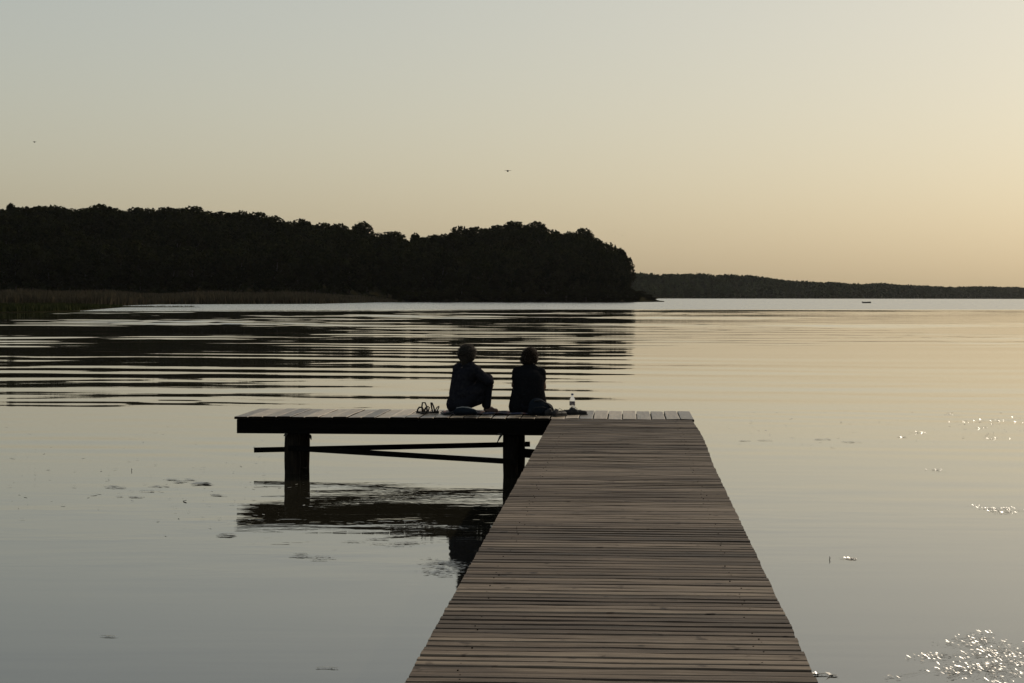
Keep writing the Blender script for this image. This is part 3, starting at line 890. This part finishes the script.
JL['top'] = lambda V: [(V['pelvis'] + Vector((0, 0, 0.04)), 0.165, V['waist'], 0.15), (V['waist'], 0.15, V['chest'], 0.148), (V['chest'], 0.145, V['neck'] + Vector((0, 0, -0.03)), 0.075),
    (V['chest'], 0.14, V['shL'], 0.088), (V['chest'], 0.14, V['shR'], 0.085), (V['neck'] + Vector((0, 0, 0.02)), 0.068, V['shL'] + Vector((0.02, 0, 0.0)), 0.075), (V['neck'] + Vector((0, 0, 0.02)), 0.068, V['shR'], 0.075), (V['shL'] + Vector((0, -0.05, -0.02)), 0.085, V['waist'] + Vector((-0.055, 0.02, -0.02)), 0.12), (V['shL'], 0.072, V['elL'], 0.058), (V['shR'], 0.075, V['elR'], 0.062), (V['elL'], 0.056, V['wrL'] * 0.9 + V['elL'] * 0.1, 0.04), (V['elR'], 0.06, V['wrR'] * 0.9 + V['elR'] * 0.1, 0.042),
    (Vector((0.02, -0.05, 0.25)), 0.13, Vector((0.2, -0.04, 0.30)), 0.10), (Vector((0.0, -0.04, 0.15)), 0.12, Vector((0.2, 0.0, 0.21)), 0.105), (V['neck'] + Vector((0, -0.03, -0.01)), 0.075, V['neck'] + Vector((0, -0.01, 0.03)), 0.066)]
JL['bottom'] = lambda V: [(V['pelvis'], 0.15, V['hipL'], 0.13), (V['pelvis'] + Vector((-0.055, 0, -0.01)), 0.135, V['hipR'], 0.115), (V['hipL'], 0.12, V['knL'], 0.078), (V['hipR'], 0.115, V['knR'], 0.075), (V['knL'], 0.075, V['anL'] + Vector((0, 0, 0.03)), 0.056), (V['knR'], 0.073, V['anR'] + Vector((0, 0, 0.03)), 0.056)]
JL['hair'] = [((0, -0.022, 0.03), (0.116, 0.122, 0.108)), ((-0.06, -0.03, -0.01), (0.06, 0.09, 0.09)), ((0.06, -0.03, -0.01), (0.06, 0.09, 0.09)), ((0, -0.065, -0.05), (0.085, 0.055, 0.085)), ((0, -0.06, -0.11), (0.055, 0.045, 0.05)), ((0, 0.03, 0.075), (0.075, 0.06, 0.04))]
pL = build_person(oL, JL, 'seated person in dark patterned blouse hugging drawn-up knees, short fluffy hair, body turned sideways', dict(skin=M_skin, top=M_blouse, bottom=M_trous, hair=M_hair_grey), 'L')

# seated person on the right: back to us, knees up in front, arms resting on them
oR = at_d(528.5, 412.5, 27.0); oR.z = DECK
JR = dict(pelvis=(0, 0, 0.12), waist=(0.0, -0.01, 0.27), chest=(0.005, 0.02, 0.44), neck=(0.012, 0.06, 0.60), head=(0.02, 0.10, 0.735), face=(0.12, 0.97, -0.2),
    shL=(-0.145, 0.05, 0.535), shR=(0.155, 0.05, 0.53), elL=(-0.19, 0.26, 0.36), elR=(0.20, 0.26, 0.34), wrL=(-0.04, 0.43, 0.40), wrR=(0.05, 0.42, 0.37),
    hdL=(0.95, 0.1, -0.1), pnL=(0, -0.9, -0.3), hdR=(-0.95, 0.1, -0.1), pnR=(0, -0.9, -0.3),
    hipL=(-0.1, 0.03, 0.115), hipR=(0.1, 0.03, 0.115), knL=(-0.115, 0.33, 0.42), knR=(0.115, 0.33, 0.41), anL=(-0.09, 0.46, 0.075), anR=(0.09, 0.46, 0.075), toL=(-0.1, 0.60, 0.03), toR=(0.11, 0.60, 0.03))
JR['top'] = lambda V: [(V['pelvis'] + Vector((-0.03, 0, 0.05)), 0.15, V['waist'], 0.145), (V['pelvis'] + Vector((0.04, 0, 0.05)), 0.15, V['waist'], 0.145), (V['waist'] + Vector((-0.06, 0, 0)), 0.145, V['chest'] + Vector((-0.05, 0, 0)), 0.15), (V['waist'] + Vector((0.06, 0, 0)), 0.14, V['chest'] + Vector((0.05, 0, 0)), 0.15), (V['chest'], 0.15, V['neck'] + Vector((0, -0.01, -0.02)), 0.075),
    (V['chest'], 0.14, V['shL'], 0.078), (V['chest'], 0.14, V['shR'], 0.078), (V['neck'] + Vector((0, -0.01, 0.01)), 0.066, V['shL'] + Vector((0.03, 0, 0.01)), 0.072), (V['neck'] + Vector((0, -0.01, 0.01)), 0.066, V['shR'] + Vector((-0.03, 0, 0.01)), 0.072), (V['shL'], 0.07, V['waist'] + Vector((-0.08, 0, 0)), 0.12), (V['shR'], 0.07, V['waist'] + Vector((0.08, 0, 0)), 0.115), (Vector((-0.13, 0.0, 0.09)), 0.135, Vector((-0.10, 0, 0.3)), 0.12), (Vector((0.12, 0.0, 0.09)), 0.13, Vector((0.09, 0, 0.3)), 0.12), (V['shL'], 0.07, V['shL'].lerp(V['elL'], 0.45), 0.062), (V['shR'], 0.07, V['shR'].lerp(V['elR'], 0.4), 0.062)]
JR['bottom'] = lambda V: [(V['pelvis'] + Vector((-0.07, 0, 0)), 0.135, V['pelvis'] + Vector((0.07, 0, 0)), 0.135), (V['hipL'], 0.12, V['knL'], 0.078), (V['hipR'], 0.12, V['knR'], 0.078), (V['knL'], 0.075, V['anL'] + Vector((0, 0, 0.06)), 0.052), (V['knR'], 0.075, V['anR'] + Vector((0, 0, 0.06)), 0.052)]
JR['hair'] = [((0, -0.018, 0.03), (0.110, 0.118, 0.104)), ((-0.078, -0.02, -0.03), (0.048, 0.085, 0.07)), ((0.064, -0.02, -0.01), (0.045, 0.085, 0.07)), ((-0.01, -0.07, -0.03), (0.08, 0.05, 0.085)), ((0, 0.03, 0.075), (0.07, 0.06, 0.036))]
JR['strand_z'] = -0.08
pR = build_person(oR, JR, 'seated person in plain black shirt seen straight from behind, head bowed slightly forward, brown hair', dict(skin=M_skin, top=M_black, bottom=M_trous, hair=M_hair_brown), 'R')

# ------------------------------------------------------------------ belongings on the platform
def on_deck(px, py, d=None):
    p = at_z(px, py, DECK) if d is None else at_d(px, py, d)
    p.z = DECK
    return p
# slate blue bag beside the right-hand person
p = on_deck(541, 412.5, 26.62)
bag = empty('bag', p, 0.2, 'slumped slate blue cloth bag leaning against the person in black', 'bag')
q = MB()
q.ell((0, 0, 0.085), (0.165, 0.10, 0.095)); q.ell((-0.05, 0.01, 0.12), (0.115, 0.085, 0.105)); q.ell((0.09, 0, 0.06), (0.085, 0.08, 0.065)); q.cap((-0.13, 0, 0.05), 0.05, (0.13, 0, 0.045), 0.045)
q.blend('bag_body', M_bag, bag, 0.008, 3)
q = MB(); q.tube([(-0.1, -0.06, 0.19), (-0.02, -0.10, 0.2), (0.07, -0.095, 0.15), (0.15, -0.06, 0.07), (0.19, -0.04, 0.012)], 0.011, 8); q.build('strap', M_strap, bag, smooth=True)
q = MB(); q.tube([(-0.12, -0.085, 0.1), (0.0, -0.103, 0.115), (0.1, -0.082, 0.08)], 0.004, 6); q.build('zip', M_strap, bag, smooth=True)
# dark roll beside the left-hand person
p = on_deck(465.5, 412.8, 26.55)
roll = empty('bag', p, -0.08, 'flat dark bag with a pale rim lying against the person in the patterned blouse', 'bag')
q = MB(); q.ell((0, 0, 0.05), (0.155, 0.085, 0.05)); q.ell((-0.03, 0, 0.06), (0.12, 0.075, 0.05)); q.cap((-0.12, 0, 0.035), 0.034, (0.12, 0, 0.032), 0.03); q.blend('bag_body', M_bag, roll, 0.007, 3)
q = MB(); q.tube([(-0.115, -0.02, 0.093), (-0.04, -0.035, 0.109), (0.04, -0.03, 0.103), (0.11, -0.02, 0.08), (0.15, -0.01, 0.05)], 0.0075, 8); q.build('rim', simple('pale_piping', (0.2, 0.2, 0.19), (0.3, 0.3, 0.28), 60, 0.6), roll, smooth=True)
q = MB(); q.tube([(-0.14, 0, 0.05), (-0.2, -0.03, 0.03), (-0.27, 0.0, 0.015), (-0.3, 0.06, 0.013), (-0.22, 0.09, 0.013)], 0.012, 8); q.build('strap', M_strap, roll, smooth=True)

# blanket both sit on
def cloth(cx, cy, w, dpt, seed):
    r_ = random.Random(seed); nx, ny = 40, 22; vs_ = []; fs_ = []
    ph = [r_.uniform(0, 6.28) for _ in range(6)]
    for j in range(ny):
        for i in range(nx):
            u, v = i / (nx - 1) - 0.5, j / (ny - 1) - 0.5
            e = 0.02 * math.sin(9 * v + ph[0]); e2 = 0.02 * math.sin(14 * u + ph[1])
            z = 0.008 + 0.007 * (1 + math.sin(23 * u + 6 * v + ph[2])) * (1 + math.sin(17 * v - 9 * u + ph[3])) * 0.5
            vs_.append((cx + u * w + e, cy + v * dpt + e2, z)); fs_
    for j in range(ny - 1):
        for i in range(nx - 1):
            fs_.append((j * nx + i, j * nx + i + 1, (j + 1) * nx + i + 1, (j + 1) * nx + i))
    m_ = MB(); m_.add(vs_, fs_); return m_
p = on_deck(490, 412, 27.0)
bl = cloth(0, 0, 1.25, 0.62, 3)
o = bl.build('blanket', M_blanket, None, smooth=True); o.location = p
sm = o.modifiers.new('thick', 'SOLIDIFY'); sm.thickness = 0.006; sm.offset = 1
tag(o, 'thin striped blanket spread under the two seated people', 'blanket')

# strappy sandals
def sandal(loc, rz, tilt, label, group):
    s_ = empty('sandal', loc, rz, label, 'sandal', group)
    q = MB(); ns = 9; L_ = 0.25
    pts = []
    prof = [0.026, 0.032, 0.031, 0.028, 0.028, 0.034, 0.041, 0.039, 0.022]
    for i in range(ns):
        yv = -L_ / 2 + L_ * i / (ns - 1); w = prof[i]; zt = 0.036 - 0.014 * min(1, i / 5)
        pts += [(-w, yv, 0.0), (w, yv, 0.0), (w, yv, zt), (-w, yv, zt)]
    fs_ = []
    for i in range(ns - 1):
        for k in range(4):
            fs_.append((i * 4 + k, i * 4 + (k + 1) % 4, (i + 1) * 4 + (k + 1) % 4, (i + 1) * 4 + k))
    fs_ += [(3, 2, 1, 0), tuple((ns - 1) * 4 + k for k in range(4))]
    q.add(pts, fs_); q.build('sole', M_sandal, s_, bevel=0.004)
    def arch(y0, h, w, lean=0.0, r=0.009):
        a = MB(); r *= 1.35; h *= 1.08
        a.tube([(-w, y0, 0.02), (-w * 1.02, y0 + lean * 0.5, h * 0.6), (-w * 0.55, y0 + lean, h), (w * 0.55, y0 + lean, h), (w * 1.02, y0 + lean * 0.5, h * 0.6), (w, y0, 0.02)], r, 6)
        a.build('strap', M_sandal, s_, smooth=True)
    arch(0.06, 0.07, 0.042, -0.015, 0.009); arch(-0.06, 0.13, 0.038, 0.03, 0.008)
    a = MB(); a.tube([(-0.032, -0.09, 0.03), (-0.03, -0.12, 0.08), (0, -0.135, 0.095), (0.03, -0.12, 0.08), (0.032, -0.09, 0.03)], 0.008, 6); a.build('heel_strap', M_sandal, s_, smooth=True)
    return s_
g_s = 'pair of strappy sandals'
sandal(on_deck(422.5, 411.3, 27.0), R(35), 0, 'strappy sandal standing on the platform, outer one of the pair farther from the people', g_s)
sandal(on_deck(429.5, 411.8, 26.9), R(115), 0, 'strappy sandal standing on the platform, inner one of the pair nearer the people', g_s)

# low shoes right of the bag
def shoe(loc, rz, label, name='shoe', group='dark shoes beside the bag'):
    s_ = empty(name, loc, rz, label, 'shoe', group)
    q = MB(); q.cap((0, -0.1, 0.035), 0.032, (0, 0.02, 0.032), 0.03); q.cap((0, 0.02, 0.032), 0.034, (0, 0.11, 0.028), 0.027); q.cap((0, -0.1, 0.045), 0.03, (0, -0.06, 0.07), 0.028)
    q.blend('upper', M_shoe, s_, 0.005, 2)
    q = MB(); q.cap((0, -0.1, 0.008), 0.034, (0, 0.115, 0.008), 0.034); q.v = [(x_, y_, max(0.0, min(0.014, z_))) for x_, y_, z_ in q.v]; q.build('sole', M_strap, s_)
    q = MB()
    for k in range(4):
        q.tube([(-0.022, -0.02 + 0.022 * k, 0.058), (0, -0.01 + 0.022 * k, 0.068), (0.022, -0.02 + 0.022 * k, 0.058)], 0.003, 5)
    q.tube([(0, -0.03, 0.07), (-0.03, -0.05, 0.1), (-0.05, -0.02, 0.085)], 0.003, 5); q.tube([(0, -0.03, 0.07), (0.03, -0.04, 0.105), (0.055, -0.01, 0.08)], 0.003, 5)
    q.build('lace', M_strap, s_)
    return s_
shoe(on_deck(554, 413.2, 26.55), R(-70), 'dark laced shoe lying right against the slate blue bag')
shoe(on_deck(559.5, 413.6, 26.45), R(-40), 'dark laced shoe between the slate blue bag and the water bottle')
shoe(on_deck(568.5, 411.7, 26.75), R(80), 'dark shoe lying in front of the bottle, toe pointing towards the people', group='dark shoes around the bottle')
shoe(on_deck(577, 411.9, 26.75), R(-75), 'dark shoe lying in front of the bottle, toe pointing away from the people', group='dark shoes around the bottle')

# water bottle
p = on_deck(572.3, 409.2, 27.55)
bt = empty('water_bottle', p, 0, 'clear plastic water bottle with a printed label standing behind two dark shoes', 'bottle')
q = MB(); q.lathe([(0.026, 0.0), (0.036, 0.004), (0.037, 0.05), (0.035, 0.056), (0.037, 0.062), (0.0365, 0.15), (0.034, 0.165), (0.022, 0.19), (0.0145, 0.205), (0.0135, 0.222)], n=24); q.build('bottle_body', M_glass, bt, smooth=True)
q = MB(); q.lathe([(0.016, 0.218), (0.0165, 0.222), (0.0165, 0.238), (0.014, 0.241)], n=20); q.build('cap', M_cap, bt, smooth=False)
lb_ = MB()
nn = 28
for i in range(nn):
    a0, a1 = 2 * math.pi * i / nn, 2 * math.pi * (i + 1) / nn
    k = len(lb_.v)
    r_ = 0.0385
    lb_.add([(r_ * math.cos(a0), r_ * math.sin(a0), 0.082), (r_ * math.cos(a1), r_ * math.sin(a1), 0.082), (r_ * math.cos(a1), r_ * math.sin(a1), 0.135), (r_ * math.cos(a0), r_ * math.sin(a0), 0.135)], [(0, 1, 2, 3)])
lb_.build('label', M_label, bt, smooth=False)

# ------------------------------------------------------------------ rowing boat far out
p = at_z(866.5, 302.0, 0)
boat = empty('rowing_boat', (p.x, 800 * p.y / p.y, 0), 0.0, 'small dark rowing boat alone on the open water near the far shore', 'boat')
boat.location = (tan_of(866.5) * 800, 800, 0)
q = MB(); st = []
nst = 11
for i in range(nst):
    t = i / (nst - 1); xx = -1.65 + 3.3 * t
    w = 0.62 * (math.sin(math.pi * (0.22 + 0.78 * (1 - t))) ** 0.7 if t < 0.98 else 0.02); dp = 0.45 + 0.16 * t * t + 0.08 * (1 - t)
    st.append([(xx, -w, dp), (xx, -w * 0.85, dp * 0.45), (xx, -w * 0.35, 0.0 - 0.05), (xx, w * 0.35, -0.05), (xx, w * 0.85, dp * 0.45), (xx, w, dp)])
vs_ = [v for r_ in st for v in r_]; fs_ = []
for i in range(nst - 1):
    for k in range(5): fs_.append((i * 6 + k, (i + 1) * 6 + k, (i + 1) * 6 + k + 1, i * 6 + k + 1))
fs_.append((0, 1, 2, 3, 4, 5)); q.add(vs_, fs_)
ho = q.build('hull', M_hull, boat); sd = ho.modifiers.new('thick', 'SOLIDIFY'); sd.thickness = 0.05
for xx, w in ((-0.9, 0.9), (0.0, 1.1), (0.85, 0.8)):
    q = MB(); q.box((xx, 0, 0.36), (0.26, w, 0.04)); q.build('thwart', M_beam, boat)
q = MB(); q.box((-1.78, 0, 0.55), (0.2, 0.26, 0.34)); q.box((-1.74, 0, 0.2), (0.1, 0.1, 0.7)); q.build('motor', M_strap, boat, bevel=0.02)

# ------------------------------------------------------------------ birds
def bird(px, py, d, span, label, rz=0.3, name='bird'):
    p = at_d(px, py, d)
    b_ = empty(name, p, rz, label, 'bird', 'birds in the sky')
    q = MB(); L_ = span * 0.45
    q.tube([(0, -L_ * 0.6, 0), (0, -L_ * 0.3, 0), (0, 0, 0), (0, L_ * 0.3, 0.01), (0, L_ * 0.42, 0.015), (0, L_ * 0.55, 0.01)], [0.02 * span, 0.09 * span, 0.14 * span, 0.11 * span, 0.08 * span, 0.01 * span], 8)
    for s_ in (-1, 1):
        pr = [(0.03, 0.1, 0.0), (0.25, 0.16, 0.10), (0.5, -0.02, 0.04), (0.25, -0.08, 0.095), (0.03, -0.14, 0.0)]
        top = [Vector((s_ * a * span, b2 * span, z * span + 0.01 * span)) for a, b2, z in pr]
        bot = [v - Vector((0, 0, 0.03 * span)) for v in top]
        n_ = 5
        q.add(top + bot, [(0, 1, 3, 4), (1, 2, 3), (9, 8, 6, 5), (8, 7, 6)] + [(i, i + n_, (i + 1) % n_ + n_, (i + 1) % n_) for i in range(n_)])
    q.build('body', M_bird, b_)
    return b_
bird(507.8, 171, 120, 0.42, 'tiny dark bird flying alone high above the middle of the wood')
bird(34.5, 142, 330, 0.75, 'faint tiny bird high above the highest trees of the wood', 1.0)
bird(614.5, 231.2, 420, 0.28, 'faint speck of a bird above the end of the wood, upper one of two', 0.4)
bird(622.5, 235.6, 420, 0.36, 'faint speck of a bird above the end of the wood, lower one of two', 0.9)

# ------------------------------------------------------------------ floating weed
def weed(cx, cy, wpx, hpx, n, label, size=(0.018, 0.05), tilt=9,  group='floating weed mats', glint=None, glint_share=0.32):
    if glint is None: glint = cx > 700 and tilt > 8
    c = at_z(cx, cy)
    hv = sv + (CP - c).normalized(); curl = hv / hv.z  # leaf lean that throws the sun straight at the camera
    m_ = MB()
    m_.add([(0, 0, -0.03), (0.006, 0, -0.03)], [])                # stems meet under water
    seeds = [(rnd.gauss(0, 0.3), rnd.gauss(0, 0.3)) for _ in range(max(2, int(n * 0.08)))]
    for _ in range(n):
        sx, sy = rnd.choice(seeds)
        p = at_z(cx + (sx + rnd.gauss(0, 0.09)) * wpx, cy + (sy + rnd.gauss(0, 0.035)) * hpx)
        s_ = rnd.uniform(*size); a = rnd.uniform(0, 6.28)
        el = rnd.uniform(2.0, 5.0)
        tt = math.tan(R(tilt))
        if glint and rnd.random() < glint_share:                      # glint built into the shape: leaves tilted to mirror the sun
            n_ = Vector((curl.x + rnd.gauss(0, 0.09), curl.y + rnd.gauss(0, 0.09), 1)).normalized()
        else:
            n_ = Vector((rnd.gauss(0, tt * 0.3), rnd.gauss(0, tt * 0.3), 1)).normalized()
        u = Vector((1, rnd.gauss(0, 0.45), 0)); u = (u - n_ * u.dot(n_)).normalized(); w = n_.cross(u)
        z0 = Vector((0, 0, 0.004 + s_ * math.tan(R(tilt)) * 0.7 * rnd.random() + 0.003))
        q_ = p - c + z0
        m_.add([q_ - u * s_ * el / 2, q_ - u * s_ * el * 0.2 + w * s_ * 0.5 + n_ * s_ * 0.05, q_ + u * s_ * el * 0.25 + w * s_ * 0.45, q_ + u * s_ * el / 2 + n_ * s_ * 0.04, q_ + u * s_ * el * 0.2 - w * s_ * 0.5 + n_ * s_ * 0.05, q_ - u * s_ * el * 0.25 - w * s_ * 0.45],
               [(0, 5, 4, 3, 2, 1)], rnd.random())
        k_ = len(m_.v) - 6; m_.f.append((k_, 0, 1))
    o_ = m_.build('floating_weed', M_weed)
    o_.location = c
    tag(o_, label, 'water weed', group)
    return o_
weed(990, 661, 100, 38, 950, 'largest glittering mat of wet weed, nearest to the camera, right of pier', (0.004, 0.010), 13)
weed(1000, 511, 50, 7, 240, 'narrow glittering streak of weed in mid-water right of the pier', (0.004, 0.010), 13)
weed(846, 558, 34, 4, 34, 'thin line of weed trailing from an upright twig right of the pier', (0.006, 0.015), 12)
weed(835, 676, 26, 4, 22, 'small scrap of weed beside the near end of the pier', (0.01, 0.025), 9)
weed(930, 470, 36, 5, 24, 'faint sparkling scrap of weed just beyond the narrow glittering streak', (0.007, 0.016), 13)
weed(992, 424, 70, 26, 110, 'scattered sparkling weed far out on the water to the right', (0.008, 0.018), 13)
weed(905, 433, 32, 9, 26, 'weed patch with bright flecks short of the scattered sparkles', (0.008, 0.02), 12)
weed(845, 440, 38, 3, 26, 'thin dark streak of weed in line with the pier, right of the platform corner', (0.012, 0.035), 3)
weed(756, 441.5, 26, 2, 20, 'short dark streak of weed nearest to the right edge of the walkway end', (0.012, 0.035), 3)
weed(177, 479.5, 26, 5, 60, 'darkest flat clump of weed on the calm water left of the platform', (0.012, 0.03), 2)
weed(200, 484, 18, 4, 30, 'small arched scrap of weed next to the darkest clump', (0.03, 0.08), 6)
weed(134, 497.5, 34, 3, 44, 'long thin scrap of weed nearer than the darkest clump, left of the platform', (0.01, 0.022), 2)
weed(140, 489, 60, 10, 60, 'loose scatter of weed behind the long thin scrap on the calm water', (0.01, 0.03), 2.5)
weed(220, 496, 22, 3, 26, 'short scrap of weed next to the platform end, level with the piles', (0.012, 0.035), 3)
weed(221, 536, 22, 3, 26, 'two-part scrap of weed by the mirrored corner of the platform', (0.015, 0.05), 5)
weed(313, 557, 56, 6, 90, 'pale thin mat of weed below the mirrored platform, left one of two', (0.006, 0.018), 2)
weed(385, 542, 60, 10, 130, 'pale mat of weed just below the mirrored platform edge', (0.008, 0.02), 2)
weed(452, 567, 66, 16, 260, 'rumpled pale mat of weed floating over the mirrored heads of the people', (0.008, 0.02), 3.5)
weed(420, 529, 90, 10, 160, 'ruffled mat of weed over the dark mirror image of the platform beam', (0.008, 0.02), 4)
weed(112, 636.5, 22, 3, 22, 'lone curled scrap of weed in the empty water at the near left', (0.005, 0.014), 3)
weed(335, 669, 38, 3, 26, 'faint flat scrap of weed left of the near end of the pier', (0.004, 0.012), 2)
sp = MB()                                                         # countless specks
for _ in range(260):
    if rnd.random() < 0.6: px, py = rnd.uniform(0, 330), rnd.gauss(475, 26)
    else: px, py = rnd.uniform(700, 1024), rnd.gauss(428, 10)
    if py < 420 and px < 400: py = 425 + rnd.uniform(0, 60)
    p = at_z(px, max(py, 412)); s_ = rnd.uniform(0.01, 0.032)
    a = rnd.uniform(0, 6.28); u = Vector((math.cos(a), math.sin(a), rnd.gauss(0, 0.06))) ; w = Vector((-math.sin(a), math.cos(a), rnd.gauss(0, 0.06)))
    c = p + Vector((0, 0, 0.012))
    sp.add([c + u * s_ * 1.5, c + w * s_ * 0.5, c - u * s_ * 1.4, c - w * s_ * 0.6], [(0, 1, 2, 3)], rnd.random())
tag(sp.build('weed_specks', M_weed), kind='stuff')
def twig(px, py, h, label):
    p = at_z(px, py)
    q = MB(); q.tube([(0, 0, -0.2), (0, 0, 0), (h * 0.1, 0, h * 0.6), (-h * 0.05, 0, h)], [h * 0.1, h * 0.11, h * 0.1, h * 0.07], 7); q.tube([(h * 0.08, 0, h * 0.4), (h * 0.4, 0, h * 0.62)], [h * 0.05, h * 0.02], 5)
    o_ = q.build('twig', M_twig, None, smooth=True); o_.location = p
    tag(o_, label, 'twig', 'twigs sticking out of the lake')
twig(829.5, 560, 0.032, 'short twig sticking out of the water beside a thin line of weed')
twig(131.5, 471, 0.035, 'short twig sticking out of the calm water above the darkest weed clump')

# ------------------------------------------------------------------ haze: thin evening air over the lake
hb = MB(); hb.box((0, 2500, 70), (9000, 6000, 146))
hz = hb.build('haze', bpy.data.materials.new('haze'))
hm = hz.data.materials[0]; hm.use_nodes = True
nt = hm.node_tree; nt.nodes.clear()
ou = N(nt, 'ShaderNodeOutputMaterial'); pv = N(nt, 'ShaderNodeVolumePrincipled')
pv.inputs['Color'].default_value = (0.9, 0.92, 0.95, 1); pv.inputs['Density'].default_value = 0.0000115; pv.inputs['Anisotropy'].default_value = 0.6
L(nt, pv.outputs['Volume'], ou.inputs['Volume'])
tag(hz, kind='stuff')
scene.cycles.volume_bounces = 0
print('trees', n_tree)
